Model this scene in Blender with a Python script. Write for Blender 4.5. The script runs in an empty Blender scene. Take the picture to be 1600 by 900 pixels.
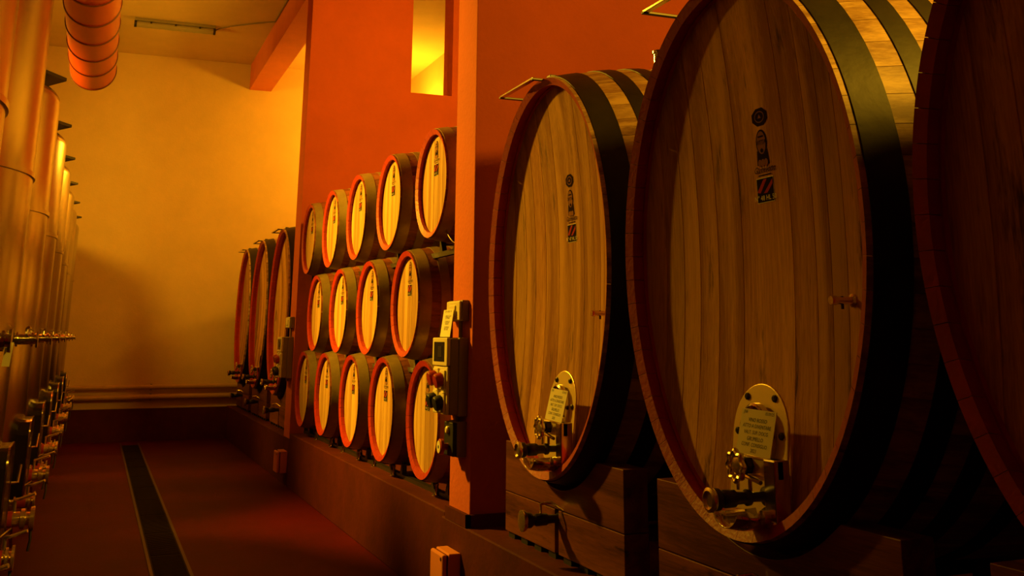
import bpy, math, random
from mathutils import Vector, Matrix
random.seed(7)
S = bpy.context.scene
COL = S.collection

# ------------------------------------------------------------------ camera
F_PX, CX, CY = 1637.4, 850.0, 120.0
RX = Vector((0.92323472, -0.38423645, 0.0))
DN = Vector((0.09225776, 0.22167488, -0.97074649))
FW = Vector((0.37299619, 0.89622687, 0.24010674))
cam = bpy.data.cameras.new('camera')
cam.sensor_width = 36.0
cam.lens = F_PX / 1600 * 36
cam.shift_x = (800 - CX) / 1600
cam.shift_y = (CY - 450) / 1600
cam.clip_start = 0.05
cam.clip_end = 100
co = bpy.data.objects.new('camera', cam)
COL.objects.link(co)
m3 = Matrix((RX, -DN, -FW)).transposed()
co.matrix_world = Matrix.Translation((0, 0, 1.6)) @ m3.to_4x4()
S.camera = co

# ------------------------------------------------------------------ world, exposure
w = bpy.data.worlds.new('cellar_dark')
S.world = w
w.use_nodes = True
w.node_tree.nodes['Background'].inputs[0].default_value = (0.010, 0.004, 0.001, 1)
w.node_tree.nodes['Background'].inputs[1].default_value = 0.0
S.view_settings.view_transform = 'Standard'
S.view_settings.look = 'None'
S.view_settings.exposure = 0.0
S.view_settings.gamma = 1.0
S.view_settings.use_curve_mapping = False
LAMP = (1.0, 0.53, 0.020)
# lamps of the cellar: (position, aim, watts, spot angle or None)
LAMPS = {
    'tank_far':  ((-2.30, 14.2, 4.90), (2.2, 15.6, 2.2), 590, 160),
    'tank_mid':  ((-1.75, 10.4, 5.05), (2.1, 9.0, 3.0), 3300, 88),
    'bay_far':   ((4.55, 16.9, 4.55), None, 230, None),
    'bay_mid':   ((3.05, 8.6, 5.15), (3.0, 12.4, 4.2), 420, 165),
    'bay_near':  ((4.10, 0.3, 4.90), (2.9, 4.2, 3.1), 850, 120),
}

# ------------------------------------------------------------------ materials
def mat(name):
    m = bpy.data.materials.new(name)
    m.use_nodes = True
    nt = m.node_tree
    return m, nt, nt.nodes['Principled BSDF']

def N(nt, t, **kw):
    n = nt.nodes.new(t)
    for k, v in kw.items():
        if hasattr(n, k):
            setattr(n, k, v)
        else:
            n.inputs[k].default_value = v
    return n

def plain(name, c, rough=0.5, metal=0.0, noise=0.0, nscale=6.0, bump=0.0, bscale=60.0, spec=0.5):
    m, nt, b = mat(name)
    b.inputs['Base Color'].default_value = (*c, 1)
    b.inputs['Roughness'].default_value = rough
    b.inputs['Metallic'].default_value = metal
    b.inputs['Specular IOR Level'].default_value = spec
    tc = N(nt, 'ShaderNodeTexCoord')
    if noise:
        n = N(nt, 'ShaderNodeTexNoise', Scale=nscale, Detail=6.0, Roughness=0.62)
        nt.links.new(tc.outputs['Object'], n.inputs['Vector'])
        r = N(nt, 'ShaderNodeValToRGB')
        r.color_ramp.elements[0].position = 0.28
        r.color_ramp.elements[1].position = 0.74
        r.color_ramp.elements[0].color = (*[x * (1 - noise) for x in c], 1)
        r.color_ramp.elements[1].color = (*[min(1, x * (1 + noise)) for x in c], 1)
        nt.links.new(n.outputs['Fac'], r.inputs['Fac'])
        nt.links.new(r.outputs['Color'], b.inputs['Base Color'])
    if bump:
        n2 = N(nt, 'ShaderNodeTexNoise', Scale=bscale, Detail=5.0)
        nt.links.new(tc.outputs['Object'], n2.inputs['Vector'])
        bp = N(nt, 'ShaderNodeBump', Strength=bump, Distance=0.01)
        nt.links.new(n2.outputs['Fac'], bp.inputs['Height'])
        nt.links.new(bp.outputs['Normal'], b.inputs['Normal'])
    return m

def wood(name, dark, light, axis, rough=0.5, grain=1.0, rnd=0.35, knots=True, band=14.0, spec=0.3):
    """oak: fibres run along the local axis 'axis' (0,1,2)"""
    m, nt, b = mat(name)
    tc = N(nt, 'ShaderNodeTexCoord')
    oi = N(nt, 'ShaderNodeObjectInfo')
    off = N(nt, 'ShaderNodeVectorMath', operation='SCALE')
    cmb = N(nt, 'ShaderNodeCombineXYZ', X=7.3, Y=11.1, Z=5.7)
    nt.links.new(cmb.outputs[0], off.inputs[0])
    nt.links.new(oi.outputs['Random'], off.inputs['Scale'])
    add = N(nt, 'ShaderNodeVectorMath', operation='ADD')
    nt.links.new(tc.outputs['Object'], add.inputs[0])
    nt.links.new(off.outputs[0], add.inputs[1])
    sc = [1.0, 1.0, 1.0]
    sc[axis] = 0.055
    mp = N(nt, 'ShaderNodeMapping')
    mp.inputs['Scale'].default_value = sc
    nt.links.new(add.outputs[0], mp.inputs['Vector'])
    n1 = N(nt, 'ShaderNodeTexNoise', Scale=band, Detail=3.0, Roughness=0.5, Distortion=0.6)
    nt.links.new(mp.outputs[0], n1.inputs['Vector'])
    n2 = N(nt, 'ShaderNodeTexNoise', Scale=150.0, Detail=4.0, Roughness=0.6)
    nt.links.new(mp.outputs[0], n2.inputs['Vector'])
    mix = N(nt, 'ShaderNodeMix', data_type='FLOAT')
    mix.inputs[0].default_value = 0.32
    nt.links.new(n1.outputs['Fac'], mix.inputs[2])
    nt.links.new(n2.outputs['Fac'], mix.inputs[3])
    r = N(nt, 'ShaderNodeValToRGB')
    r.color_ramp.elements[0].position = 0.40
    r.color_ramp.elements[1].position = 0.61
    r.color_ramp.elements[0].color = (*dark, 1)
    r.color_ramp.elements[1].color = (*light, 1)
    nt.links.new(mix.outputs[0], r.inputs['Fac'])
    # per-piece tint
    mr = N(nt, 'ShaderNodeMapRange')
    mr.inputs['To Min'].default_value = 1 - rnd
    mr.inputs['To Max'].default_value = 1 + rnd * 0.35
    nt.links.new(oi.outputs['Random'], mr.inputs['Value'])
    mul = N(nt, 'ShaderNodeVectorMath', operation='SCALE')
    nt.links.new(r.outputs['Color'], mul.inputs[0])
    nt.links.new(mr.outputs[0], mul.inputs['Scale'])
    last = mul.outputs[0]
    if knots:
        sck = [1.0, 1.0, 1.0]
        sck[axis] = 0.16
        mk = N(nt, 'ShaderNodeMapping')
        mk.inputs['Scale'].default_value = sck
        nt.links.new(add.outputs[0], mk.inputs['Vector'])
        nk = N(nt, 'ShaderNodeTexNoise', Scale=9.0, Detail=5.0, Roughness=0.7)
        nt.links.new(mk.outputs[0], nk.inputs['Vector'])
        rk = N(nt, 'ShaderNodeValToRGB')
        rk.color_ramp.elements[0].position = 0.30
        rk.color_ramp.elements[1].position = 0.40
        rk.color_ramp.elements[0].color = (0.25, 0.22, 0.2, 1)
        rk.color_ramp.elements[1].color = (1, 1, 1, 1)
        nt.links.new(nk.outputs['Fac'], rk.inputs['Fac'])
        mm = N(nt, 'ShaderNodeVectorMath', operation='MULTIPLY')
        nt.links.new(last, mm.inputs[0])
        nt.links.new(rk.outputs['Color'], mm.inputs[1])
        last = mm.outputs[0]
    nt.links.new(last, b.inputs['Base Color'])
    b.inputs['Roughness'].default_value = rough
    b.inputs['Specular IOR Level'].default_value = spec
    bp = N(nt, 'ShaderNodeBump', Strength=0.25 * grain, Distance=0.004)
    nt.links.new(mix.outputs[0], bp.inputs['Height'])
    nt.links.new(bp.outputs['Normal'], b.inputs['Normal'])
    return m

def emit(name, c, s):
    m, nt, b = mat(name)
    b.inputs['Base Color'].default_value = (*c, 1)
    b.inputs['Emission Color'].default_value = (*c, 1)
    b.inputs['Emission Strength'].default_value = s
    return m

M = {}
M['wall_cream'] = plain('cream_plaster', (0.70, 0.47, 0.22), 0.9, noise=0.07, nscale=1.6, bump=0.25, bscale=45)
M['ceiling'] = plain('cream_ceiling_plaster', (0.66, 0.46, 0.21), 0.9, noise=0.06, nscale=2.0, bump=0.25, bscale=35)
M['wall_orange'] = plain('terracotta_plaster', (0.56, 0.100, 0.020), 0.88, noise=0.10, nscale=1.8, bump=0.35, bscale=40)
M['pillar'] = plain('terracotta_pillar_plaster', (0.68, 0.17, 0.04), 0.88, noise=0.08, nscale=2.2, bump=0.35, bscale=40)
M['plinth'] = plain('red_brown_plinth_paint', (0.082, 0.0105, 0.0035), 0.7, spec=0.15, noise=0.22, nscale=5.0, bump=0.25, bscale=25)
M['plinth_cap'] = plain('dark_plinth_slab', (0.06, 0.018, 0.010), 0.6, noise=0.2, nscale=6.0)
M['floor'] = plain('red_resin_floor', (0.078, 0.0016, 0.0008), 0.6, spec=0.12, noise=0.22, nscale=1.4, bump=0.12, bscale=30)
M['grate'] = plain('dark_drain_grate', (0.012, 0.006, 0.004), 0.7, spec=0.1, noise=0.3, nscale=14)
M['steel_edge'] = plain('worn_steel_edge', (0.10, 0.075, 0.05), 0.5, metal=0.8)
M['steel'] = plain('brushed_stainless_steel', (0.50, 0.46, 0.38), 0.24, metal=1.0, noise=0.10, nscale=3)
M['steel_shiny'] = plain('polished_stainless_steel', (0.72, 0.66, 0.55), 0.16, metal=1.0)
M['plate'] = plain('satin_warm_metal', (0.85, 0.63, 0.26), 0.36, metal=0.4)
M['brass'] = plain('polished_warm_metal', (0.80, 0.62, 0.30), 0.24, metal=0.85)
M['dark_metal'] = plain('dark_burnished_metal', (0.06, 0.048, 0.034), 0.38, metal=0.7)
M['black'] = plain('black_rubber', (0.012, 0.010, 0.009), 0.5)
M['door_dark'] = plain('dark_glossy_door', (0.015, 0.011, 0.009), 0.18, spec=0.6)
M['red_ring'] = plain('red_gasket', (0.42, 0.03, 0.015), 0.5)
M['duct'] = plain('orange_red_duct_paint', (0.60, 0.066, 0.014), 0.38, noise=0.05)
M['duct_rib'] = plain('dark_red_duct_seam', (0.15, 0.014, 0.004), 0.45)
M['hoop_big'] = plain('blackened_iron_hoop', (0.030, 0.022, 0.012), 0.50, metal=0.30, spec=0.3, noise=0.35, nscale=5, bump=0.3, bscale=9)
M['hoop_small'] = plain('galvanised_hoop', (0.27, 0.185, 0.075), 0.36, metal=0.4, noise=0.25, nscale=9)
M['red_paint'] = plain('oxide_red_chime_paint', (0.42, 0.022, 0.005), 0.45, noise=0.18, nscale=7, bump=0.2)
M['stave_big'] = wood('oak_stave_light', (0.33, 0.165, 0.060), (0.72, 0.44, 0.19), 0, 0.5, 1.4, 0.3)
M['head_big'] = wood('oak_head_honey', (0.34, 0.130, 0.026), (0.70, 0.350, 0.085), 2, 0.75, 0.8, 0.32, band=7, spec=0.12)
M['stave_small'] = wood('oak_stave_dark', (0.13, 0.032, 0.009), (0.29, 0.085, 0.025), 0, 0.42, 1.0, 0.3, knots=False)
M['head_small'] = wood('oak_head_pale', (0.38, 0.190, 0.055), (0.66, 0.400, 0.140), 2, 0.7, 0.8, 0.18, knots=False, band=9, spec=0.15)
M['cradle'] = wood('stained_cradle_wood', (0.085, 0.020, 0.007), (0.24, 0.066, 0.022), 1, 0.45, 1.6, 0.2, band=9)
M['ink'] = plain('dark_stamp_ink', (0.035, 0.020, 0.018), 0.6, spec=0.0)
M['ink_mid'] = plain('brown_stamp_ink', (0.30, 0.135, 0.055), 0.6, spec=0.0)
M['plaque'] = plain('dark_printed_plaque', (0.030, 0.018, 0.022), 0.5, spec=0.0)
M['plaque_red'] = plain('red_printed_band', (0.42, 0.055, 0.025), 0.5, spec=0.0)
M['plaque_pale'] = plain('pale_print', (0.75, 0.62, 0.40), 0.5)
M['paper'] = plain('cream_paper', (0.86, 0.76, 0.48), 0.75)
M['pen'] = plain('black_pen', (0.02, 0.016, 0.014), 0.6)
M['box_cream'] = plain('cream_plastic', (0.80, 0.68, 0.38), 0.42)
M['box_grey'] = plain('grey_brown_plastic', (0.26, 0.20, 0.12), 0.5, noise=0.08)
M['box_orange'] = plain('terracotta_painted_box', (0.72, 0.235, 0.085), 0.5)
M['glass_dark'] = plain('smoked_window', (0.03, 0.024, 0.018), 0.12)
M['button_red'] = plain('red_socket_cap', (0.40, 0.035, 0.015), 0.35)
M['pipe'] = plain('painted_pipe', (0.52, 0.30, 0.13), 0.4, noise=0.1)
M['lens'] = emit('lit_lamp_lens', (1.0, 0.62, 0.16), 6.0)
M['tube'] = plain('milky_tube_cover', (0.34, 0.27, 0.16), 0.4)
M['cable'] = plain('grey_cable', (0.22, 0.14, 0.07), 0.5)

# ------------------------------------------------------------------ mesh helpers
class B:
    def __init__(self):
        self.v, self.f, self.mi = [], [], []
        self.cur = 0
    def face(self, f):
        self.f.append(f); self.mi.append(self.cur)
    def quadgrid(self, rows, closed_u=False, closed_v=False):
        """rows: list of rings of points"""
        n, mN = len(rows), len(rows[0])
        b0 = len(self.v)
        for r in rows:
            self.v += [tuple(p) for p in r]
        for i in range(n if closed_v else n - 1):
            for j in range(mN if closed_u else mN - 1):
                a = b0 + i * mN + j
                b = b0 + i * mN + (j + 1) % mN
                c = b0 + ((i + 1) % n) * mN + (j + 1) % mN
                d = b0 + ((i + 1) % n) * mN + j
                self.face((a, b, c, d))
        return b0
    def box(self, x0, x1, y0, y1, z0, z1):
        b = len(self.v)
        self.v += [(x, y, z) for x in (x0, x1) for y in (y0, y1) for z in (z0, z1)]
        for f in ((0, 1, 3, 2), (4, 6, 7, 5), (0, 4, 5, 1), (2, 3, 7, 6), (0, 2, 6, 4), (1, 5, 7, 3)):
            self.face(tuple(b + i for i in f))
        return self
    def tube(self, pts, r, n=12, caps=True, radii=None):
        pts = [Vector(p) for p in pts]
        rows = []
        up = None
        for i, p in enumerate(pts):
            t = (pts[min(i + 1, len(pts) - 1)] - pts[max(i - 1, 0)]).normalized()
            if up is None:
                up = Vector((0, 0, 1)) if abs(t.z) < 0.9 else Vector((1, 0, 0))
            a = t.cross(up).normalized()
            up = a.cross(t).normalized()
            rr = radii[i] if radii else r
            rows.append([p + rr * (math.cos(2 * math.pi * k / n) * a + math.sin(2 * math.pi * k / n) * up) for k in range(n)])
        b0 = self.quadgrid(rows, closed_u=True)
        if caps:
            self.face(tuple(b0 + k for k in range(n - 1, -1, -1)))
            e = b0 + (len(pts) - 1) * n
            self.face(tuple(e + k for k in range(n)))
        return self
    def cyl(self, p0, p1, r, n=20, r2=None):
        return self.tube([p0, p1], r, n, True, [r, r if r2 is None else r2])
    def lathe(self, origin, axis, prof, n=24):
        """prof: (distance along axis, radius)"""
        o, ax = Vector(origin), Vector(axis).normalized()
        u = ax.cross(Vector((0, 0, 1)) if abs(ax.z) < 0.9 else Vector((1, 0, 0))).normalized()
        v = ax.cross(u)
        rows = [[o + ax * d + r * (math.cos(2 * math.pi * k / n) * u + math.sin(2 * math.pi * k / n) * v) for k in range(n)] for d, r in prof]
        b0 = self.quadgrid(rows, closed_u=True)
        self.face(tuple(b0 + k for k in range(n)))
        e = b0 + (len(prof) - 1) * n
        self.face(tuple(e + k for k in range(n - 1, -1, -1)))
        return self
    def prism_x(self, poly, x0, x1):
        """poly of (y,z), extruded along x"""
        b, n = len(self.v), len(poly)
        self.v += [(x0, y, z) for y, z in poly] + [(x1, y, z) for y, z in poly]
        self.face(tuple(b + i for i in range(n)))
        self.face(tuple(b + n + i for i in range(n - 1, -1, -1)))
        for i in range(n):
            j = (i + 1) % n
            self.face((b + i, b + j, b + n + j, b + n + i))
        return self
    def mesh(self, name, mats, smooth=None):
        me = bpy.data.meshes.new(name)
        me.from_pydata(self.v, [], self.f)
        for m in (mats if isinstance(mats, (list, tuple)) else [mats]):
            me.materials.append(m)
        me.polygons.foreach_set('material_index', self.mi)
        import bmesh
        bm = bmesh.new(); bm.from_mesh(me)
        bmesh.ops.recalc_face_normals(bm, faces=bm.faces)
        bm.to_mesh(me); bm.free()
        if smooth is not None:
            me.polygons.foreach_set('use_smooth', [True] * len(me.polygons))
            try:
                me.set_sharp_from_angle(angle=math.radians(smooth))
            except Exception:
                pass
        me.update()
        return me

def link(name, me, parent=None, loc=(0, 0, 0), rot=(0, 0, 0), bevel=0):
    o = bpy.data.objects.new(name, me)
    COL.objects.link(o)
    o.location, o.rotation_euler = loc, rot
    o.parent = parent
    if bevel:
        md = o.modifiers.new('soft_edges', 'BEVEL')
        md.width, md.segments, md.limit_method = bevel, 2, 'ANGLE'
    return o

def part(name, b, m, parent, smooth=None, bevel=0, label=None):
    o = link(name, b.mesh(name, m, smooth), parent, bevel=bevel)
    if label:
        o['label'] = label
    return o

def tag(o, label, cat, group=None):
    o['label'], o['category'] = label, cat
    if group:
        o['group'] = group
    return o

def thing(name, label, cat, loc=(0, 0, 0), rot=(0, 0, 0), group=None):
    return tag(link(name, None, None, loc, rot), label, cat, group)

def struct(name, b, m, bevel=0, smooth=None, label=None):
    o = link(name, b.mesh(name, m, smooth), None, bevel=bevel)
    o['kind'] = 'structure'
    if label:
        o['label'] = label
    return o

def copy_tree(o, parent=None):
    c = o.copy()
    COL.objects.link(c)
    c.parent = parent
    for ch in list(o.children):
        copy_tree(ch, c)
    return c

def text_tris(s, size, align='CENTER', shear=0.0, space=1.0):
    """lettering as flat triangles in (u,v)"""
    cu = bpy.data.curves.new('lettering', 'FONT')
    cu.body, cu.size, cu.align_x, cu.align_y = s, size, align, 'CENTER'
    cu.shear, cu.space_character = shear, space
    cu.resolution_u = 2
    ob = bpy.data.objects.new('lettering', cu)
    COL.objects.link(ob)
    dg = bpy.context.evaluated_depsgraph_get()
    me = bpy.data.meshes.new_from_object(ob.evaluated_get(dg))
    v = [(p.co.x, p.co.y) for p in me.vertices]
    f = [tuple(p.vertices) for p in me.polygons]
    bpy.data.objects.remove(ob)
    bpy.data.curves.remove(cu)
    bpy.data.meshes.remove(me)
    return v, f

def put_uv(b, vf, fn, mi=0):
    """flat art (u right, v up) laid on a surface by fn(u,v)->xyz"""
    v, f = vf
    b0 = len(b.v)
    b.v += [fn(*p) for p in v]
    b.cur = mi
    for q in f:
        b.face(tuple(b0 + i for i in q))

def disc(cu, cv, ru, rv, n=20, a0=0.0):
    return [(cu + ru * math.cos(a0 + 2 * math.pi * k / n), cv + rv * math.sin(a0 + 2 * math.pi * k / n)) for k in range(n)], [tuple(range(n))]

def ringuv(cu, cv, ru, rv, wd, n=24):
    v = [(cu + ru * math.cos(2 * math.pi * k / n), cv + rv * math.sin(2 * math.pi * k / n)) for k in range(n)]
    v += [(cu + (ru - wd) * math.cos(2 * math.pi * k / n), cv + (rv - wd) * math.sin(2 * math.pi * k / n)) for k in range(n)]
    return v, [(k, (k + 1) % n, n + (k + 1) % n, n + k) for k in range(n)]

def rect(u0, u1, v0, v1):
    return [(u0, v0), (u1, v0), (u1, v1), (u0, v1)], [(0, 1, 2, 3)]

# ------------------------------------------------------------------ the setting
XP = 2.09            # aisle face of the pillars
YF = 18.45           # far wall
ZC = 6.23            # ceiling
XR, XL, YB = 5.0, -2.65, -3.0
P2 = (6.14, 6.53)    # near partition
P1 = (12.36, 12.73)  # far partition

struct('floor', B().box(XL - .3, XR + .3, YB - .3, YF + .3, -0.2, 0.0), M['floor'])
struct('ceiling', B().box(XL - .3, XR + .3, YB - .3, YF + .3, ZC, ZC + 0.2), M['ceiling'])
struct('wall_far', B().box(XL - .3, XR + .3, YF, YF + 0.3, 0.0, ZC), M['wall_cream'])
struct('wall_left', B().box(XL - .3, XL, YB, YF, 0.0, ZC), M['wall_cream'])
struct('wall_right', B().box(XR, XR + .3, YB, YF, 0.0, ZC), M['wall_cream'])
struct('wall_back', B().box(XL - .3, XR + .3, YB - .3, YB, 0.0, ZC), M['wall_orange'])
# partitions that divide the bays
struct('wall_partition_near', B().box(XP, XR, P2[0], P2[1], 0.0, ZC), M['wall_orange'], bevel=.006)
b = B()
WX0, WX1, WZ0, WZ1 = 3.350, 3.883, 4.54, 5.98
b.box(XP, WX0, P1[0], P1[1], 0, ZC)
b.box(WX1, XR, P1[0], P1[1], 0, ZC)
b.box(WX0, WX1, P1[0], P1[1], 0, WZ0)
b.box(WX0, WX1, P1[0], P1[1], WZ1, ZC)
struct('wall_partition_far', b, M['wall_orange'])
# skirting round the near pillar
b = B()
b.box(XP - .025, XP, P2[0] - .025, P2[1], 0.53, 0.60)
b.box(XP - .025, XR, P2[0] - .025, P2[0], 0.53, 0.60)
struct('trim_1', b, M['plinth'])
# beam over the bays
struct('beam', B().box(2.10, 2.47, YB, YF, 5.78, ZC), M['pillar'])
# plinths the casks and racks stand on
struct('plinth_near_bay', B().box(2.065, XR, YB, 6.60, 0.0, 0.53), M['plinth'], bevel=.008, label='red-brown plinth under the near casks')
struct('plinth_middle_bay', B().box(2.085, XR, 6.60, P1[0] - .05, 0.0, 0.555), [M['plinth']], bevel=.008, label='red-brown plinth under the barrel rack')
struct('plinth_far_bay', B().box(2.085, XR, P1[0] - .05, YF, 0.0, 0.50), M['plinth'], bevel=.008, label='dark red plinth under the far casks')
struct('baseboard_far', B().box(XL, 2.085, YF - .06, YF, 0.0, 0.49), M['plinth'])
# floor drain down the aisle
dr = link('floor_drain', None, None)
dr['kind'] = 'structure'
dr['label'] = 'dark grated drain channel running down the red floor'
for xe in (0.512, 0.768):
    part('channel_edge', B().box(xe - .011, xe + .011, 2.0, YF - .35, 0.0, 0.006), M['steel_edge'], dr)
gb = B()
gb.box(-.118, .118, 0.004, .976, 0.0, 0.004)
for k in range(24):
    y = .03 + k * .0395
    gb.box(-.105, .105, y, y + .02, 0.004, 0.009)
gme = gb.mesh('grate_panel', M['grate'])
for k in range(16):
    link('grate_panel', gme, dr, (0.640, 2.05 + k * 0.98, 0.0))

# ------------------------------------------------------------------ lamps of the cellar
def cellar_lamp(key, label, wall_side):
    (x, y, z), aim, watts, ang = LAMPS[key]
    t = thing('cellar_floodlight', label, 'lamp', (x, y, z), group='cellar floodlights')
    s = wall_side
    part('housing', B().box(-.10, .10, -.14, .14, .02, .16), M['dark_metal'], t, bevel=.012)
    part('lens', B().box(-.085, .085, -.12, .12, .004, .02), M['lens'], t)
    if s:
        part('bracket', B().cyl((s * .10, 0, .1), (s * ((XR if s > 0 else -XL) - abs(x)), 0, .1), .018, 10), M['dark_metal'], t)
    else:
        part('stem', B().cyl((0, 0, .15), (0, 0, ZC - z), .014, 10), M['dark_metal'], t)
    L = bpy.data.lights.new('flood', 'SPOT' if aim else 'POINT')
    L.energy, L.color = watts, LAMP
    L.shadow_soft_size = {'bay_near': 0.40, 'tank_far': 0.45}.get(key, 0.18)
    if not aim:                                    # open bulkhead lamp: bulb above its base
        lo = bpy.data.objects.new('flood_light', L)
        COL.objects.link(lo)
        lo.location = (x, y, z + .40)
        return
    L.spot_size, L.spot_blend = math.radians(ang), 0.9
    lo = bpy.data.objects.new('flood_light', L)
    COL.objects.link(lo)
    lo.location = (x, y, z - .13)
    lo.rotation_euler = (Vector(aim) - Vector((x, y, z - .13))).to_track_quat('-Z', 'Y').to_euler()
cellar_lamp('tank_far', 'floodlight on the left wall behind the far tanks', -1)
cellar_lamp('tank_mid', 'floodlight hanging above the tank row', 0)
cellar_lamp('bay_far', 'floodlight on the outer wall above the far casks', 1)
cellar_lamp('bay_mid', 'floodlight hanging above the barrel rack', 0)
cellar_lamp('bay_near', 'floodlight on the outer wall above the near casks', 1)

# ------------------------------------------------------------------ large oval casks
CA, CB, CL, BUL = 0.79, 1.016, 1.90, 0.115
T_END, DX_END, REC, SAG = 0.042, 0.017, 0.080, 0.085

def arc_params(a, b, n):
    K = 2000
    L = [0.0]
    for i in range(K):
        t0, t1 = 2 * math.pi * i / K, 2 * math.pi * (i + 1) / K
        L.append(L[-1] + math.hypot(a * (math.cos(t1) - math.cos(t0)), b * (math.sin(t1) - math.sin(t0))))
    out, j = [], 0
    for k in range(n + 1):
        s = L[-1] * k / n
        while j < K and L[j + 1] < s:
            j += 1
        j = min(j, K - 1)
        out.append(2 * math.pi * (j + (s - L[j]) / max(1e-9, L[j + 1] - L[j])) / K)
    return out

def prof_scale(x, L, bul):
    u = (x - L / 2) / (L / 2)
    return 1 + bul * (1 - abs(u) ** 2.1)

def shell_pt(t, x, a, b, L, bul, inset=0.0):
    s = prof_scale(x, L, bul)
    y, z = a * s * math.cos(t), b * s * math.sin(t)
    nx, nz = math.cos(t) / a, math.sin(t) / b
    q = math.hypot(nx, nz)
    return (x, y - inset * nx / q, z - inset * nz / q)

def staves(parent, a, b, L, bul, n, th_end, dx_end, rec, mats, gap, cz, xs):
    par = arc_params(a, b, n)
    for k in range(n):
        g = gap / math.hypot(a, b)
        t0, t1 = par[k] + g, par[k + 1] - g
        tt = [t0, (t0 + t1) / 2, t1]
        bb = B()
        rows = []
        for x in xs:
            rows.append([shell_pt(t, x, a, b, L, bul) for t in tt])
        inner = []
        for x in xs:
            xi = min(max(x, dx_end), L - dx_end)
            inner.append([shell_pt(t, xi, a, b, L, bul, th_end) for t in tt])
        off = lambda R: [[(p[0], p[1], p[2] + cz) for p in r] for r in R]
        rows, inner = off(rows), off(inner)
        v0 = len(bb.v)
        nx = len(xs)
        bb.cur = 0
        o0 = bb.quadgrid(rows)
        bb.cur = 1
        i0 = bb.quadgrid(inner)
        for j in range(2):                                   # painted ends
            bb.face((o0 + j, o0 + j + 1, i0 + j + 1, i0 + j))
            e = (nx - 1) * 3
            bb.face((o0 + e + j, o0 + e + j + 1, i0 + e + j + 1, i0 + e + j))
        bb.cur = 0
        for i in range(nx - 1):                              # joints
            for j in (0, 2):
                bb.face((o0 + i * 3 + j, o0 + (i + 1) * 3 + j, i0 + (i + 1) * 3 + j, i0 + i * 3 + j))
        link('stave', bb.mesh('stave', mats, 25), parent)

def hoop(parent, a, b, L, bul, x0, x1, cz, m, th=.005, n=72, name='hoop'):
    bb = B()
    xs = [x0, (x0 + x1) / 2, x1]
    rows = []
    for x, ins in [(x0, 0.004)] + [(x, -th) for x in xs] + [(x1, 0.004)]:
        rows.append([tuple(Vector(shell_pt(2 * math.pi * k / n, x, a, b, L, bul, ins)) + Vector((0, 0, cz))) for k in range(n)])
    bb.quadgrid(rows, closed_u=True)
    return link(name, bb.mesh(name, m, 40), parent)

def head(parent, ai, bi, x_rec, sag, cuts, cz, m, th=.03, name='head_plank', back=None):
    def xs(y, z):
        return x_rec + sag * max(0.0, 1 - (y / ai) ** 2 - (z / bi) ** 2)
    out = []
    for k in range(len(cuts) - 1):
        y0, y1 = cuts[k] + .0006, cuts[k + 1] - .0006
        bb = B()
        cols = [y0 + .0015, (2 * y0 + y1) / 3, (y0 + 2 * y1) / 3, y1 - .0015]
        nz = 14
        def zlim(y):
            return bi * math.sqrt(max(0.0004, 1 - (y / ai) ** 2))
        rows = []
        for i in range(nz + 1):
            r = []
            for y in [y0] + cols + [y1]:
                zl = zlim(y)
                z = -zl + 2 * zl * i / nz
                dx = 0.0018 if y in (y0, y1) else 0.0
                r.append((xs(y, z) + dx, y, z + cz))
            rows.append(r)
        b0 = bb.quadgrid(rows)
        nC = len(rows[0])
        rb = [[(p[0] + th, p[1], p[2]) for p in (r[0], r[-1])] for r in rows]
        b1 = bb.quadgrid(rb)
        for i in range(nz):
            bb.face((b0 + i * nC, b0 + (i + 1) * nC, b1 + (i + 1) * 2, b1 + i * 2))
            bb.face((b0 + i * nC + nC - 1, b0 + (i + 1) * nC + nC - 1, b1 + (i + 1) * 2 + 1, b1 + i * 2 + 1))
        out.append(link(name, bb.mesh(name, m, 30), parent))
    return xs

def tap_body(bb, y, z, x0, x1, r):
    """turned tap lying along -x from x0 (root) to x1 (end)"""
    Lh = x0 - x1
    pr = [(0, r * 1.5), (.06, r * 1.5), (.08, r * .8), (.30, r * .75), (.34, r * 1.25), (.40, r * 1.3), (.44, r * .95), (.58, r * 1.0), (.62, r * 1.35), (.80, r * 1.4), (.84, r * 1.1), (.90, r * 1.7), (1.0, r * 1.75)]
    bb.lathe((x0, y, z), (-1, 0, 0), [(d * Lh, rr) for d, rr in pr], 18)

def art_fn(xf, cy, cz, cz_off, eps):
    return lambda u, v: (xf(cy - u, cz + v) - eps, cy - u, cz + v + cz_off)

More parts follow.
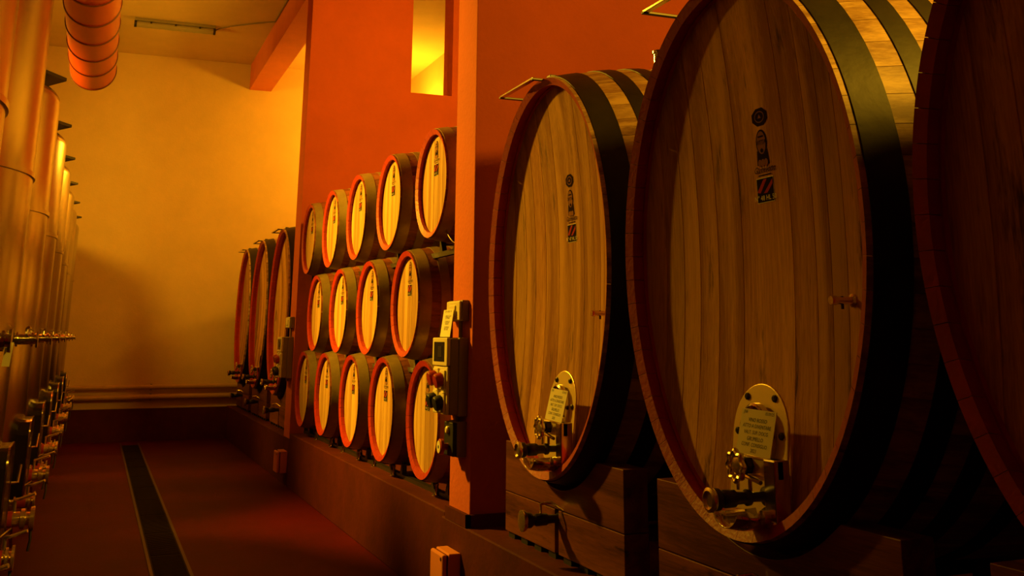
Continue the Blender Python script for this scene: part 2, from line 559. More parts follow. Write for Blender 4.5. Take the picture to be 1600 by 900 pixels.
def maker_marks(parent, xf, cy, cz, off, s, number, small=False):
    """dark emblem, oval crest with script line, printed number plaque"""
    fn1 = art_fn(xf, cy, cz, off, .0018)
    fn2 = art_fn(xf, cy, cz, off, .0030)
    fn3 = art_fn(xf, cy, cz, off, .0042)
    if not small:
        bb = B()
        put_uv(bb, disc(0.005 * s, .125 * s, .055 * s, .036 * s, 8, math.pi / 8), fn1, 0)
        put_uv(bb, ringuv(0.005 * s, .125 * s, .032 * s, .022 * s, .004 * s), fn2, 1)
        put_uv(bb, disc(0.005 * s, .125 * s, .013 * s, .010 * s, 3, math.pi / 2), fn2, 1)
        part('emblem_stamp', bb, [M['ink'], M['ink_mid']], parent)
    bb = B()
    arch = [(-.040 * s, -.055 * s), (.040 * s, -.055 * s), (.034 * s, .0), (-.034 * s, .0)]
    put_uv(bb, (arch, [(0, 1, 2, 3)]), fn1, 0)
    put_uv(bb, disc(0, .028 * s, .036 * s, .050 * s, 24), fn1, 0)
    put_uv(bb, disc(0, .028 * s, .029 * s, .043 * s, 24), fn2, 1)
    put_uv(bb, text_tris('VITTA', .024 * s), lambda u, v: fn3(u, v + .028 * s), 0)
    put_uv(bb, rect(-.018 * s, .018 * s, .048 * s, .054 * s), fn3, 0)
    put_uv(bb, disc(0, -.002 * s, .009 * s, .008 * s, 12), fn3, 0)
    for k in (-1, 0, 1):
        put_uv(bb, disc(k * .020 * s, -.048 * s, .013 * s, .014 * s, 12), fn2, 1)
    put_uv(bb, text_tris('Garbellotto', .034 * s, shear=.35, space=.9), lambda u, v: fn3(u + .008 * s, v - .074 * s), 0)
    put_uv(bb, rect(-.040 * s, .046 * s, -.096 * s, -.092 * s), fn1, 0)
    part('crest_stamp', bb, [M['ink'], M['ink_mid']], parent)
    bb = B()
    cv = -.150 * s
    put_uv(bb, rect(-.056 * s, .056 * s, cv - .047 * s, cv + .047 * s), fn1, 2)
    put_uv(bb, rect(-.053 * s, .053 * s, cv - .044 * s, cv + .044 * s), fn2, 0)
    put_uv(bb, ([(-.010 * s, cv - .012 * s), (.014 * s, cv - .012 * s), (.052 * s, cv + .018 * s), (.052 * s, cv + .036 * s)], [(0, 1, 2, 3)]), fn3, 1)
    put_uv(bb, ([(-.052 * s, cv - .006 * s), (-.030 * s, cv - .010 * s), (.016 * s, cv + .040 * s), (-.006 * s, cv + .040 * s)], [(0, 1, 2, 3)]), fn3, 1)
    pl = part('number_plaque', bb, [M['plaque'], M['plaque_red'], M['plaque_pale']], parent)
    bb = B()
    put_uv(bb, text_tris(number, .027 * s, space=1.02), lambda u, v: fn3(u, v + cv - .030 * s), 0)
    part('lettering', bb, M['plaque_pale'], pl)

def build_cask(number):
    t = link('oval_cask', None)
    cz = 1.13                      # centre above the empty, which sits at the underside of the bilge
    xs_ = [0.0, 0.02, 0.09, .25, .45, .7, .95, 1.2, 1.45, 1.65, 1.81, 1.88, 1.90]
    staves(t, CA, CB, CL, BUL, 56, T_END, DX_END, REC, [M['stave_big'], M['red_paint']], .0013, cz, xs_)
    for x0, x1 in ((.022, .150), (.255, .345), (.435, .520), (.660, .740), (1.16, 1.24), (1.38, 1.465), (1.555, 1.645), (1.75, 1.878)):
        hoop(t, CA, CB, CL, BUL, x0, x1, cz, M['hoop_big'])
    ai, bi = CA * 1.02 - T_END, CB * 1.02 - T_END
    cuts = [-ai, -.640, -.545, -.445, -.350, -.205, .120, .280, .400, .505, .620, ai]
    xf = head(t, ai, bi, REC, SAG, cuts, cz, M['head_big'])
    bb = B()                                              # painted fillet where head meets staves
    nn = 72
    bb.quadgrid([[(xq, (ai - iq) * math.cos(2 * math.pi * k / nn), cz + (bi - iq) * math.sin(2 * math.pi * k / nn)) for k in range(nn)] for xq, iq in ((REC + .004, -.004), (REC - .010, .001), (REC - .010, .010), (REC + .006, .014))], closed_u=True)
    part('head_fillet', bb, M['red_paint'], t, 40)
    bb = B()                                              # rear head
    n = 40
    bb.v += [(CL - .12, ai * math.cos(2 * math.pi * k / n), cz + bi * math.sin(2 * math.pi * k / n)) for k in range(n)]
    bb.v += [(CL - .09, ai * math.cos(2 * math.pi * k / n), cz + bi * math.sin(2 * math.pi * k / n)) for k in range(n)]
    bb.face(tuple(range(n))); bb.face(tuple(range(2 * n - 1, n - 1, -1)))
    for k in range(n):
        bb.face((k, (k + 1) % n, n + (k + 1) % n, n + k))
    part('rear_head', bb, M['head_big'], t)
    maker_marks(t, xf, -.055, .345, cz, 1.0, number)
    # ---- manway with its hatch, clamp bar and hand wheel
    zb, zs, hw = -.935, -.67, .172
    arc = [(-hw, zb), (hw, zb)] + [(hw * math.cos(a), zs + .170 * math.sin(a)) for a in [math.pi * k / 20 for k in range(21)]]
    bb = B(); bb.prism_x([(y, z + cz) for y, z in arc], .072, .088)
    bb.v = [(x + .014 + .115 * (z - cz - zb), y + .085, z) for x, y, z in bb.v]
    mw = part('manway_plate', bb, M['plate'], t, bevel=.004, label='arched polished metal manway plate')
    # bolts one by one
    bb0 = B().lathe((0, 0, 0), (-1, 0, 0), [(0, .013), (.006, .013), (.010, .008)], 10).mesh('bolt', M['dark_metal'], 30)
    for (y, z) in ((-.135, -.67), (-.085, -.548), (.085, -.548), (.135, -.67)):
        link('bolt', bb0, mw, (.086 + .115 * (z - zb), y + .085, z + cz))
    n = 28
    rows = []
    for dx, q in ((.0, 1.0), (-.022, 1.0), (-.028, .93), (-.022, .86), (-.012, .80), (-.016, .4), (-.018, .02)):
        rows.append([(.110 + dx, .075 + .098 * q * math.cos(2 * math.pi * k / n), cz - .69 + .125 * q * math.sin(2 * math.pi * k / n)) for k in range(n)])
    bb = B(); bb.quadgrid(rows, closed_u=True)
    part('hatch', bb, M['steel_shiny'], mw, 40)
    bb = B(); bb.box(.020, .050, -.150, .130, cz - .800, cz - .735)
    part('clamp_bar', bb, M['plate'], mw, bevel=.005)
    bb = B(); bb.box(.010, .072, -.150, -.085, cz - .930, cz - .735)
    part('side_bracket', bb, M['steel_shiny'], mw, bevel=.005)
    bb = B(); bb.cyl((.05, .012, cz - .765), (-.03, .012, cz - .765), .020, 14)
    bb.cyl((-.005, .012, cz - .765), (.03, .012, cz - .765), .030, 6)
    part('clamp_screw', bb, M['dark_metal'], mw, 40)
    bb = B()
    n = 8
    ring = []
    for j in range(48):
        a = 2 * math.pi * j / 48
        rr = .045 + .005 * math.cos(8 * a)
        ring.append([(-.035 + .011 * math.sin(2 * math.pi * k / n), .012 + (rr + .010 * math.cos(2 * math.pi * k / n)) * math.cos(a), cz - .765 + (rr + .010 * math.cos(2 * math.pi * k / n)) * math.sin(a)) for k in range(n)])
    bb.quadgrid(ring, closed_u=True, closed_v=True)
    bb.lathe((-.020, .012, cz - .765), (-1, 0, 0), [(0, .036), (.012, .036), (.018, .020)], 16)
    part('hand_wheel', bb, M['brass'], mw, 40)
    # ---- racking tap in front of the manway
    bb = B(); tap_body(bb, .020, cz - .865, .075, -.145, .021)
    tp = part('tap', bb, M['dark_metal'], t, 40, label='dark turned metal tap')
    bb = B().lathe((-.144, .020, cz - .865), (-1, 0, 0), [(0, .037), (.006, .040), (.016, .040), (.020, .030), (.012, .022)], 20)
    part('tap_cap', bb, M['brass'], tp, 40)
    bb = B()
    bb.cyl((.005, .020, cz - .845), (.005, .020, cz - .800), .007, 8)
    bb.tube([(.005, .095, cz - .795), (.005, .06, cz - .797), (.005, -.045, cz - .812)], .008, 8)
    bb.cyl((.005, .095, cz - .85), (.005, .095, cz - .79), .006, 8)
    part('tap_lever', bb, M['brass'], tp, 40)
    bb = B()                                               # drip tray: shallow curved scoop
    rows = []
    for i in range(9):
        a = math.pi * (0.06 + .88 * i / 8)
        rows.append([(x, .015 + wd * math.cos(a), cz - .905 - .062 * math.sin(a) + lift) for x, wd, lift in ((-.105, .080, .012), (-.05, .088, 0.0), (.03, .088, .0), (.07, .080, .004))])
    bb.quadgrid(rows)
    tr = part('drip_tray', bb, M['steel_shiny'], t, 50)
    md = tr.modifiers.new('sheet', 'SOLIDIFY'); md.thickness = .004
    bb = B().cyl((.05, -.055, cz - .93), (.03, -.055, cz - .90), .018, 12)
    bb.lathe((.03, -.10, cz - .915), (-1, 0, 0), [(0, .018), (.03, .022), (.045, .022), (.05, .012)], 14)
    t_drain = part('drain_fitting', bb, M['brass'], t, 40)
    for q in (mw, tp, tr):
        q.location.y = -.09 if q is mw else -.12
    t_drain.location.y = -.09
    # ---- sampling tap on the near side of the head
    sx = xf(-.575, -.225)
    bb = B().lathe((sx, -.575, cz - .225), (-1, 0, 0), [(0, .021), (.007, .021), (.012, .012), (.066, .012), (.072, .015), (.084, .015), (.090, .013)], 16)
    st = part('sampling_tap', bb, M['brass'], t, 40)
    bb = B().cyl((sx - .046, -.575, cz - .252), (sx - .046, -.575, cz - .212), .005, 8)
    part('tap_pin', bb, M['dark_metal'], st, 40)
    # ---- ladder rail on the top front edge
    zt = 1.012 + cz
    bb = B()
    bb.box(-.058, -.030, -.02, .475, zt, zt + .012)
    rl = part('ladder_rail', bb, M['steel_shiny'], t, bevel=.002, label='flat steel ladder rail on top of the cask')
    for y, xe in ((-.02, .10), (.475, .13)):
        part('rail_arm', B().box(-.058, xe, y - .012, y + .012, zt - .004, zt + .008), M['dark_metal'], rl, bevel=.002)
    part('rail_clip', B().box(.04, .08, -.045, .005, zt - .012, zt + .032), M['dark_metal'], rl, bevel=.003)
    part('rail_leg', B().box(.11, .13, .463, .487, cz + .86, zt), M['dark_metal'], rl)
    # ---- filling bung with airlock on the bilge
    tb = B().lathe((.72, -.03, cz + CB * prof_scale(.72, CL, BUL) - .02), (0, 0, 1), [(0, .05), (.03, .05), (.035, .034), (.12, .034), (.125, .042), (.14, .042), (.145, .02)], 16)
    part('bung_airlock', tb, M['steel_shiny'], t, 40)
    # ---- lower drain tap, led out through the cradle
    bb = B()
    bb.cyl((.20, .010, .10), (.20, .010, -.075), .020, 12)
    tap_body(bb, .010, -.075, .22, -.075, .021)
    dt = part('drain_tap', bb, M['dark_metal'], t, 40)
    bb = B().lathe((-.075, .010, -.075), (-1, 0, 0), [(0, .046), (.008, .050), (.018, .050), (.022, .034)], 20)
    part('tap_cap', bb, M['brass'], dt, 40)
    bb = B()
    bb.cyl((0.01, .010, -.050), (0.01, .010, .000), .006, 8)
    bb.tube([(0.01, .010, -.003), (0.06, -.005, .002), (.10, -.07, -.028)], .007, 8)
    part('tap_lever', bb, M['brass'], dt, 40)
    return t

def build_cradle(cz):
    """local frame like the cask's: origin at the bilge underside"""
    t = link('wooden_cradle', None)
    zp = 0.0
    def saddle(y, x):
        q = 1 - (y / (CA * x)) ** 2
        return None if q <= 0 else cz - CB * x * math.sqrt(q)
    def boards(x0, x1, sc, front):
        top, mid, low = .50, .235, .03
        pts = [(-.73, mid + .002), (.73, mid + .002), (.73, top)]
        for k in range(33):
            y = .73 - 1.46 * k / 32
            s = saddle(y, sc)
            z = top if s is None else min(top, s - .004)
            pts.append((y, z))
        pts.append((-.73, top))
        clean = [pts[0]]
        for p in pts[1:]:
            if math.hypot(p[0] - clean[-1][0], p[1] - clean[-1][1]) > 1e-4:
                clean.append(p)
        part('saddle_board', B().prism_x(clean, x0, x1), M['cradle'], t, bevel=.003)
        if front:
            part('lower_board', B().box(x0, x1, .035, .73, low, mid - .002), M['cradle'], t, bevel=.003)
            part('lower_board', B().box(x0, x1, -.73, -.010, low, mid - .002), M['cradle'], t, bevel=.003)
        else:
            part('lower_board', B().box(x0, x1, -.73, .73, low, mid - .002), M['cradle'], t, bevel=.003)
    boards(.095, .215, prof_scale(.20, CL, BUL) + .006, True)
    boards(1.685, 1.805, prof_scale(1.70, CL, BUL) + .006, False)
    shim = B().box(-.05, .05, -.045, .045, 0, .03).mesh('shim', M['black'])
    for k in range(8):
        link('shim', shim, t, (.155, -.66 + k * .188, 0))
        link('shim', shim, t, (1.745, -.66 + k * .188, 0))
    for y in (-.70, .70):
        part('side_rail', B().box(.215, 1.685, y - .04, y + .04, .03, .20), M['cradle'], t, bevel=.003)
    return t

CX0 = 2.10
ZCC = 1.93
spots = [
    (3.333, ZCC + .004, .53, 'large oval oak cask at centre right, red rim, numbered 48', 'N° 48 HL 50', 'stained wooden cradle under the large centre-right cask'),
    (5.100, ZCC - .002, .53, 'oval oak cask beside the terracotta pillar with the control box', 'N° 47 HL 50', 'stained wooden cradle under the cask beside the terracotta pillar'),
    (1.540, ZCC, .53, 'dark red-rimmed oval cask cut off by the right picture edge', 'N° 49 HL 50', 'stained wooden cradle under the cask at the right picture edge'),
    (13.83, 1.915, .50, 'far oval cask nearest the far pillar, partly hidden by it', 'N° 46 HL 50', 'wooden cradle under the far cask next to the far pillar'),
    (15.64, 1.915, .50, 'middle one of the three far oval casks in the background', 'N° 45 HL 50', 'wooden cradle under the middle far cask'),
    (17.42, 1.915, .50, 'farthest oval cask, next to the yellow end wall', 'N° 44 HL 50', 'wooden cradle under the farthest cask by the end wall'),
]
proto = build_cask('N° 48 HL 50')
proto_cr = build_cradle(1.13 + (ZCC - 1.13 - .53))
for i, (y, zc, zp, lab, num, clab) in enumerate(spots):
    c = proto if i == 0 else copy_tree(proto)
    c.location = (CX0, y, zc - 1.13)
    tag(c, lab, 'cask', 'large oval casks')
    if i:
        for pq in c.children:
            if pq.name.startswith('number_plaque'):
                bb = B()
                xf = lambda yy, zz: REC + SAG * max(0.0, 1 - (yy / (CA * 1.02 - T_END)) ** 2 - (zz / (CB * 1.02 - T_END)) ** 2)
                fn3 = art_fn(xf, -.055, .345, 1.13, .0042)
                put_uv(bb, text_tris(num, .027, space=1.02), lambda u, v: fn3(u, v - .150 - .030), 0)
                for g in pq.children:
                    g.data = bb.mesh('lettering', M['plaque_pale'])
    r = proto_cr if i == 0 else copy_tree(proto_cr)
    r.location = (CX0, y, zp)
    tag(r, clab, 'cradle', 'cask cradles')

# note cards hung on the two near manways
def note_card(name, label, loc, w_, h_, lines, rotx, roty, small, group=None):
    t = thing(name, label, 'note', loc, (rotx, roty, 0), group)
    part('card', B().box(-.0012, .0012, -w_ / 2, w_ / 2, -h_, 0), M['paper'], t)
    bb = B()
    fn = lambda u, v: (-.0022, -u, v)
    for s, size, u, v, al in lines:
        put_uv(bb, text_tris(s, size, al, shear=.12), lambda p, q, u=u, v=v: fn(p + u, q + v), 0)
    part('handwriting', bb, M['pen'], t)
    return t
LN = [('JN6', .016, -.090, -.010, 'LEFT'), ('05/09/25', .015, .094, -.010, 'RIGHT'), ('VINO ROSSO', .019, 0, -.036, 'CENTER'), ('ATTO A DIVENTARE', .0185, 0, -.056, 'CENTER'),
      ('VALT. SUP. DOCG', .018, 0, -.077, 'CENTER'), ('GRUMELLO', .019, 0, -.098, 'CENTER'), ('CONF. CONSIGLIO', .018, 0, -.118, 'CENTER'), ('2023', .018, 0, -.137, 'CENTER')]
note_card('note_card', 'handwritten cream note hung on the manway of the large centre-right cask', (2.138, 3.205, 1.352), .208, .150, LN, math.radians(1), math.radians(13), False, 'notes on the cask manways')
note_card('note_card', 'handwritten cream note hung on the manway of the cask beside the pillar', (2.138, 4.935, 1.344), .208, .150, LN, math.radians(2), math.radians(13), False, 'notes on the cask manways')

# ------------------------------------------------------------------ small barrels on the rack
SR, SL, SB = 0.385, 0.92, 0.13
def build_barrel():
    t = link('oak_barrel', None)
    cz = .44
    xs_ = [0, .012, .06, .16, .30, .46, .62, .76, .86, .908, .92]
    staves(t, SR, SR, SL, SB, 28, .040, .012, .03, [M['stave_small'], M['red_paint']], .0014, cz, xs_)
    for x0, x1 in ((.016, .098), (.165, .232), (.315, .375), (.545, .605), (.688, .755), (.822, .904)):
        hoop(t, SR, SR, SL, SB, x0, x1, cz, M['hoop_small'], .003, 56)
    ri = SR * 1.02 - .040
    cuts = [-ri, -.25, -.155, -.06, .045, .145, .245, ri]
    xf = head(t, ri, ri, .044, .0, cuts, cz, M['head_small'], .02)
    bb = B().cyl((SL - .05, 0, cz), (SL - .03, 0, cz), ri, 40)
    part('rear_head', bb, M['head_small'], t)
    maker_marks(t, xf, -.005, .235, cz, .92, 'N° 12', True)
    part('bung', B().lathe((.46, 0, cz + SR * (1 + SB) - .01), (0, 0, 1), [(0, .03), (.02, .03), (.035, .022)], 14), M['box_cream'], t, 40)
    return t

rows_spec = [
    ('bottom', 1.050, [7.225, 8.375, 9.515, 10.70, 11.84]),
    ('middle', 1.835, [7.765, 8.965, 10.15, 11.33]),
    ('top', 2.655, [7.155, 8.355, 9.535, 10.71, 11.92]),
]
ordn = {5: ['nearest', 'second nearest', 'middle', 'second farthest', 'farthest'], 4: ['nearest', 'second nearest', 'second farthest', 'farthest']}
pb = build_barrel()
first = True
for rn, z, ys in rows_spec:
    for k, y in enumerate(ys):
        o = pb if first else copy_tree(pb)
        first = False
        o.location = (2.10, y, z - .44)
        # coopers set the heads at slightly different turns
        where = ordn[len(ys)][k]
        tail = ' by the control box pillar' if where == 'nearest' else (' by the far pillar' if where == 'farthest' else '')
        tag(o, '%s small oak barrel in the %s row of the rack%s' % (where, rn, tail), 'barrel', 'small barrels in the %s row' % rn)

# steel rack that carries the three rows
rk = thing('barrel_rack', 'dark steel rack carrying three rows of small barrels', 'rack', (2.1, 9.5, .555))
YA, YZ = 6.58 - 9.5, 12.32 - 9.5
for rn, z, ys in rows_spec:
    for x, rr in ((.16, 1.07), (.76, 1.07)):
        zr = z - .555 - SR * rr - .055
        part('rail', B().box(x - .02, x + .02, YA, YZ, zr - .035, zr), M['dark_metal'], rk)
        for y in ys:
            for s in (-1, 1):
                sb = B()
                yy = y - 9.5 + s * .16
                zt = z - .555 - math.sqrt((SR * rr) ** 2 - .16 ** 2) - .008
                sb.prism_x([(yy - .035, zr), (yy + .035, zr), (yy + s * .02 + .012, zt), (yy + s * .02 - .012, zt - .004)], x - .018, x + .018)
                part('saddle', sb, M['dark_metal'], rk)
foot = B().lathe((0, 0, 0), (0, 0, 1), [(0, .030), (.006, .030), (.010, .011), (.060, .011), (.062, .016), (.075, .016)], 12).mesh('foot', M['steel_shiny'], 40)
for y in (7.25, 8.38, 9.0, 9.55, 10.2, 10.75, 11.5):
    for x in (.13, .76):
        link('foot', foot, rk, (x, y - 9.5, 0.0))
for y in (6.60, 12.31):
    for x in (.16, .76):
        part('upright', B().box(x - .02, x + .02, y - 9.52, y - 9.48, 0.0, 2.32), M['dark_metal'], rk)
# hose loop hanging under the top row
pts = [(2.17, 6.53 + .43 * k / 14, 2.245 + .055 * (k / 14) - .07 * math.sin(math.pi * k / 14)) for k in range(15)]
tag(link('cable_loop', B().tube(pts, .006, 8).mesh('cable_loop', M['steel_shiny'], 40)), 'thin pale cable loop hanging under the nearest top barrel', 'cable')

# ------------------------------------------------------------------ steel tanks
TR, TX = 0.80, -1.16
tank_y = [4.0, 5.83, 7.68, 9.45, 11.25, 13.15, 15.05, 16.95]
def small_valve(y, z, x0, x1, r, ring=True):
    b1 = B()
    Lh = x1 - x0
    b1.lathe((x0, y, z), (1, 0, 0), [(0, r * .8), (.25 * Lh, r * .8), (.27 * Lh, r * 1.35), (.33 * Lh, r * 1.35), (.35 * Lh, r), (.75 * Lh, r), (.77 * Lh, r * 1.35), (.84 * Lh, r * 1.35), (.86 * Lh, r * .9), (.92 * Lh, r * .9), (.93 * Lh, r * 1.55), (Lh, r * 1.6)], 18)
    return b1
def build_tank(TH):
    t = link('steel_tank', None)
    bb = B()
    prof = [(.42, .10), (.44, .70), (.47, .76), (.53, TR)]
    prof += [(2.50, TR)] + [(TH - .10 + .10 * math.sin(a), TR - .10 + .10 * math.cos(a)) for a in [math.pi / 2 * k / 6 for k in range(7)]] + [(TH + .05, .30), (TH + .06, .02)]
    bb.lathe((0, 0, 0), (0, 0, 1), prof, 72)
    part('shell', bb, M['steel'], t, 35)
    for z in (2.36, 0.50):
        bb = B().lathe((0, 0, z), (0, 0, 1), [(0, TR - .01), (0.006, TR + .010), (.030, TR + .010), (.036, TR - .01)], 72)
        part('jacket_band', bb, M['steel'], t, 35)
    for a in (45, 135, 225, 315):
        x, y = .62 * math.cos(math.radians(a)), .62 * math.sin(math.radians(a))
        part('leg', B().cyl((x, y, 0), (x, y, .50), .045, 14), M['steel'], t, 40)
    # top hatch plate reaching out over the aisle side
    hexa = [((TR + .022) * math.cos(math.pi / 3 * k), (TR + .022) * math.sin(math.pi / 3 * k)) for k in range(6)]
    bb = B(); bb.quadgrid([[(x, y, z) for x, y in hexa] for z in (TH + .070, TH + .092)], closed_u=True)
    bb.face(tuple(range(6))); bb.face(tuple(range(11, 5, -1)))
    part('top_plate', bb, M['black'], t, label='dark six-sided plate on the tank top')
    part('top_neck', B().cyl((0, 0, TH + .03), (0, 0, TH + .08), .36, 32), M['dark_metal'], t, 40)
    # manway door facing the aisle
    hw, z0, z1, rc = .20, .60, 1.10, .09
    def rr(hw_, z0_, z1_, rc_):
        o = []
        for (cy_, cz_, a0) in ((hw_ - rc_, z1_ - rc_, 0), (-hw_ + rc_, z1_ - rc_, 90), (-hw_ + rc_, z0_ + rc_, 180), (hw_ - rc_, z0_ + rc_, 270)):
            for k in range(6):
                a = math.radians(a0 + 18 * k)
                o.append((cy_ + rc_ * math.cos(a), cz_ + rc_ * math.sin(a)))
        return o
    dr_ = part('door', B().prism_x(rr(hw, z0, z1, rc), TR - .06, TR + .045), M['door_dark'], t, bevel=.004)
    o_, i_ = rr(hw + .003, z0 - .003, z1 + .003, rc + .003), rr(hw - .006, z0 + .006, z1 - .006, rc - .006)
    bb = B()
    n = len(o_)
    rows = [[(TR + .040, *p) for p in o_], [(TR + .049, *p) for p in o_], [(TR + .049, *p) for p in i_], [(TR + .040, *p) for p in i_]]
    bb.quadgrid(rows, closed_u=True)
    part('door_rim', bb, M['steel_shiny'], dr_, 40)
    bb = B()
    bb.tube([(TR + .03, .21, .90), (TR + .075, .24, .90), (TR + .080, .26, .98)], .008, 8)
    bb.tube([(TR + .03, -.19, .70), (TR + .07, .20, .69), (TR + .075, .26, .60)], .008, 8)
    part('door_latch', bb, M['steel_shiny'], dr_, 40)
    # sampling valve at eye height
    v = part('sampling_valve', small_valve(.02, 1.585, TR - .03, TR + .105, .026), M['steel_shiny'], t, 40)
    bb = B(); bb.tube([(TR + .05, .02, 1.61), (TR + .05, .02, 1.635), (TR + .06, -.06, 1.640)], .007, 8)
    part('valve_lever', bb, M['steel_shiny'], v, 40)
    # racking valve and drain valve low down
    for y, z, xe, nm in ((.34, .715, .165, 'racking_valve'), (-.16, .620, .115, 'drain_valve')):
        x0 = math.sqrt(TR * TR - y * y) - .03
        v = part(nm, small_valve(y, z, x0, TR + xe, .036), M['brass'], t, 40)
        part('gasket', B().cyl((TR + .002, y, z), (TR + .065, y, z), .0385, 18), M['red_ring'], v, 40)
        bb = B()
        bb.cyl((TR + .07, y, z + .03), (TR + .07, y, z + .095), .008, 8)
        bb.tube([(TR + .07, y, z + .092), (TR + .09, y - .02, z + .096), (TR + .16, y - .05, z + .122)], .008, 8)
        part('valve_lever', bb, M['brass'], v, 40)
        bb = B(); bb.tube([(TR + xe - .012, y, z - .05), (TR + xe - .008, y - .01, z - .10), (TR + xe - .015, y - .02, z - .15)], .007, 8)
        part('cap_chain', bb, M['dark_metal'], v, 40)
    return t
tank_lab = ['stainless steel tank cut off by the left picture edge, nearest the camera', 'tall steel tank reaching out of the top of the picture, second from the left edge', 'third steel tank from the camera, the nearest with its top plate in view',
            'fourth steel tank from the camera in the left row', 'fifth steel tank from the camera in the left row', 'sixth steel tank from the camera in the left row', 'next to last steel tank in the left row, near the end wall', 'last steel tank in the left row, closest to the yellow end wall']
pt, pt_tall = build_tank(3.22), build_tank(4.35)
for i, y in enumerate(tank_y):
    o = {0: pt_tall, 2: pt}.get(i) or copy_tree(pt_tall if i < 2 else pt)
    o.location = (TX, y, 0)
    tag(o, tank_lab[i], 'tank', 'steel tanks along the left wall')
tag(link('valve_tag', B().box(-.012, .012, -.001, .001, -.080, 0).mesh('valve_tag', M['paper']), None, (-.262, 4.060, 1.580), (.1, .08, 0)), 'small pale paper tag hanging from a tank valve at the left picture edge', 'tag')

# ------------------------------------------------------------------ duct, fixture, pipes
du = thing('ventilation_duct', 'orange-red round ventilation duct with seams under the ceiling', 'duct', (-.35, 5.0, 5.10))
DR_ = .285
rows = []
n = 48
for y, r in ((0, DR_), (10.02, DR_), (10.02, DR_ - .012), (0, DR_ - .012)):
    rows.append([(r * math.cos(2 * math.pi * k / n), y, r * math.sin(2 * math.pi * k / n)) for k in range(n)])
bb = B(); bb.quadgrid(rows, closed_u=True, closed_v=True)
part('duct_wall', bb, M['duct'], du, 40)
y = 10.02
k = 0
seam = B().lathe((0, 0, 0), (0, 1, 0), [(0, DR_ - .012), (.0, DR_ + .004), (.008, DR_ + .010), (.022, DR_ + .010), (.030, DR_ + .004), (.030, DR_ - .012)], 48)
sm = B(); rws = []
for d, r in ((0, DR_ - .004), (.006, DR_ + .012), (.034, DR_ + .012), (.040, DR_ - .004)):
    rws.append([(r * math.cos(2 * math.pi * q / n), d, r * math.sin(2 * math.pi * q / n)) for q in range(n)])
sm.quadgrid(rws, closed_u=True)
sme = sm.mesh('seam', M['duct_rib'], 40)
while y > 0:
    link('seam', sme, du, (0, y - .040, 0))
    y -= .80
for yy in (1.0, 5.0, 9.0):
    part('hanger', B().box(-.012, .012, yy - .004, yy + .004, DR_ - .005, ZC - 5.10), M['dark_metal'], du)

fx = thing('fluorescent_fixture', 'unlit fluorescent tube fixture on the ceiling by the beam', 'light fixture', (.70, 16.25, ZC))
part('base', B().box(-.58, .58, -.06, .06, -.045, -.0), M['box_grey'], fx, bevel=.006)
part('tube_cover', B().cyl((-.55, 0, -.085), (.55, 0, -.085), .050, 18), M['tube'], fx, 40)
for s in (-1, 1):
    part('end_cap', B().cyl((s * .55, 0, -.085), (s * .585, 0, -.085), .053, 18), M['dark_metal'], fx, 40)
for x in (-.35, 0, .35):
    part('clip', B().box(x - .012, x + .012, -.056, .056, -.075, -.040), M['dark_metal'], fx)
tag(link('power_cable', B().tube([(1.285, 16.25, ZC - .06), (1.36, 16.24, ZC - .02), (1.55, 16.05, ZC - .012), (1.95, 15.7, ZC - .012), (2.085, 15.6, ZC - .012), (2.088, 10, ZC - .012), (2.088, 4, ZC - .012)], .010, 8).mesh('power_cable', M['cable'], 60)), 'thin cable from the ceiling fixture running along the beam', 'cable')

for z, r, lab in ((.815, .038, 'upper pipe along the foot of the yellow end wall'), (.665, .042, 'lower pipe along the foot of the yellow end wall')):
    p = thing('wall_pipe', lab, 'pipe', (0, YF - .08, z), group='pipes on the end wall')
    part('pipe_run', B().cyl((XL + .02, 0, 0), (4.95, 0, 0), r, 20), M['pipe'], p, 40)
    for x in (-.9, .9, 2.7):
        part('bracket', B().box(x - .015, x + .015, 0, .08, -r - .008, r + .008), M['dark_metal'], p)

# ------------------------------------------------------------------ boxes on the pillars and plinth
def control_box(loc, label, note=False):
    """origin on the pillar face at its near edge; +y goes away from the camera"""
    t = thing('control_panel', label, 'control box', loc, group='control boxes on the pillars')
    # backbox and its lid
    part('back_box', B().box(-.060, 0, 0, .315, 1.135, 1.590), M['box_grey'], t, bevel=.006)
    part('front_lid', B().box(-.112, -.060, .006, .305, 1.145, 1.585), M['box_grey'], t, bevel=.006)
    # upper window module
    um = part('window_module', B().box(-.135, -.112, .006, .305, 1.425, 1.590), M['box_cream'], t, bevel=.006)
    part('window', B().box(-.137, -.134, .055, .265, 1.450, 1.565), M['glass_dark'], um)
    part('breaker', B().box(-.139, -.136, .10, .18, 1.475, 1.54), M['dark_metal'], um)
    lm = part('socket_module', B().box(-.128, -.112, .012, .295, 1.145, 1.420), M['box_cream'], t, bevel=.006)
    for i, (yy, zz) in enumerate(((.215, 1.355), (.085, 1.345), (.215, 1.225), (.085, 1.215))):
        s = part('socket', B().box(-.140, -.128, yy - .05, yy + .05, zz - .055, zz + .055), M['box_cream'], lm, bevel=.004)
        bb = B().lathe((-.138, yy, zz), (-1, 0, -.25), [(0, .044), (.035, .044), (.045, .038), (.048, .01)], 20)
        o = link('socket_cap', bb.mesh('socket_cap', M['button_red'] if i < 2 else M['black'], 40), lm)
        o['label'] = 'red socket cap' if i < 2 else 'black socket cap'
    for yy in (.06, .25):
        part('latch', B().box(-.115, -.085, yy - .015, yy + .015, 1.405, 1.440), M['black'], t)
    part('conduit', B().cyl((-.03, .10, 1.1065), (-.03, .10, 1.14), .018, 12), M['box_grey'], t, 40)
    return t
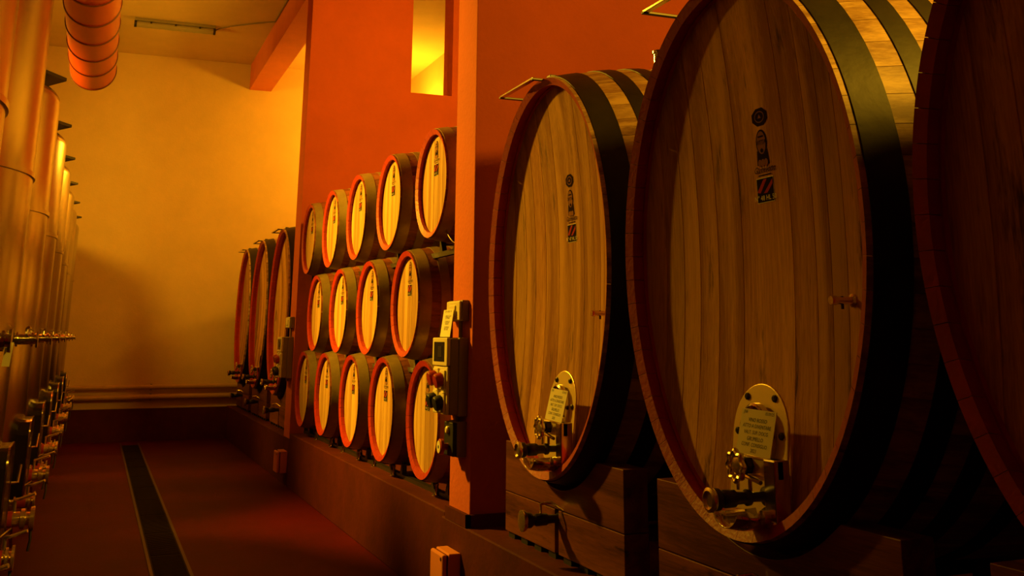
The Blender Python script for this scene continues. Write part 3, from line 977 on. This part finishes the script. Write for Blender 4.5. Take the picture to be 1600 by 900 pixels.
def switch_box(loc, label):
    t = thing('wall_switch', label, 'switch', loc, group='switches above the control boxes')
    part('back_plate', B().box(-.045, 0, 0, .28, 0, .125), M['box_grey'], t, bevel=.006)
    part('face', B().box(-.060, -.045, .010, .27, .005, .120), M['box_cream'], t, bevel=.006)
    part('rocker', B().box(-.068, -.060, .08, .20, .03, .095), M['box_cream'], t, bevel=.004)
    part('conduit', B().cyl((-.02, .10, -.10), (-.02, .10, 0.0), .012, 10), M['box_grey'], t, 40)
    return t
def stop_box(loc, label):
    t = thing('emergency_stop', label, 'control box', loc)
    part('back_box', B().box(-.060, 0, 0, .18, 0, .20), M['box_grey'], t, bevel=.006)
    part('black_face', B().box(-.085, -.060, .004, .176, .004, .196), M['black'], t, bevel=.006)
    bb = B().lathe((-.085, .10, .055), (-1, 0, 0), [(0, .02), (.03, .02), (.032, .045), (.050, .045), (.056, .036)], 24)
    st_ = part('stop_button', bb, M['button_red'], t, 40)
    part('button_face', B().cyl((-.140, .10, .055), (-.1425, .10, .055), .035, 24), M['paper'], st_, 40)
    part('button_dot', B().cyl((-.1425, .10, .055), (-.1435, .10, .055), .010, 16), M['pen'], st_, 40)
    part('indicator', B().lathe((-.085, .09, .150), (-1, 0, 0), [(0, .022), (.012, .022), (.018, .015)], 18), M['box_cream'], t, 40)
    return t
control_box((XP, 6.205, 0), 'cream and grey control box with red and black sockets on the near pillar')
control_box((XP, 12.41, 0), 'small distant control box on the far pillar beside the far casks')
switch_box((XP, 6.205, 1.688), 'cream switch above the control box on the near pillar')
switch_box((XP, 12.41, 1.688), 'cream switch above the control box on the far pillar')
stop_box((XP, 6.215, .905), 'black box with red round stop button under the near control box')
LN2 = [('05/09  GRADI  18°', .017, 0, -.012, 'CENTER'), ('- CAMBIO ACQUA', .016, .004, -.040, 'CENTER'), ('SETTIMANA', .016, .0, -.052, 'CENTER'), ('- CONTROLLO', .016, .0, -.074, 'CENTER'), ('LIVELLI BR', .016, .0, -.086, 'CENTER'), ('- COLMATURE', .016, 0, -.108, 'CENTER'), ('OGNI MESE', .016, 0, -.120, 'CENTER')]
note_card('reminder_note', 'pale handwritten note tucked behind the near control box', (XP - .075, 6.375, 1.758), .20, .165, LN2, math.radians(0), math.radians(8), False)

def junction(loc, label, top):
    t = thing('junction_box', label, 'junction box', loc, group='junction boxes on the plinth')
    part('back_box', B().box(-.075, 0, 0, .25, -.23, 0), M['box_orange'], t, bevel=.008)
    part('lid', B().box(-.112, -.082, .004, .246, -.226, -.004), M['box_orange'], t, bevel=.012)
    part('lid_gap', B().box(-.084, -.072, .010, .240, -.22, -.010), M['plinth'], t)
    part('lid_screw', B().cyl((-.115, .03, -.03), (-.108, .03, -.03), .010, 12), M['dark_metal'], t, 40)
    return t
junction((2.065, 6.205, .385), 'terracotta junction box on the plinth below the near pillar', .385)
junction((2.085, 12.38, .365), 'small junction box low on the plinth near the far pillar', .365)
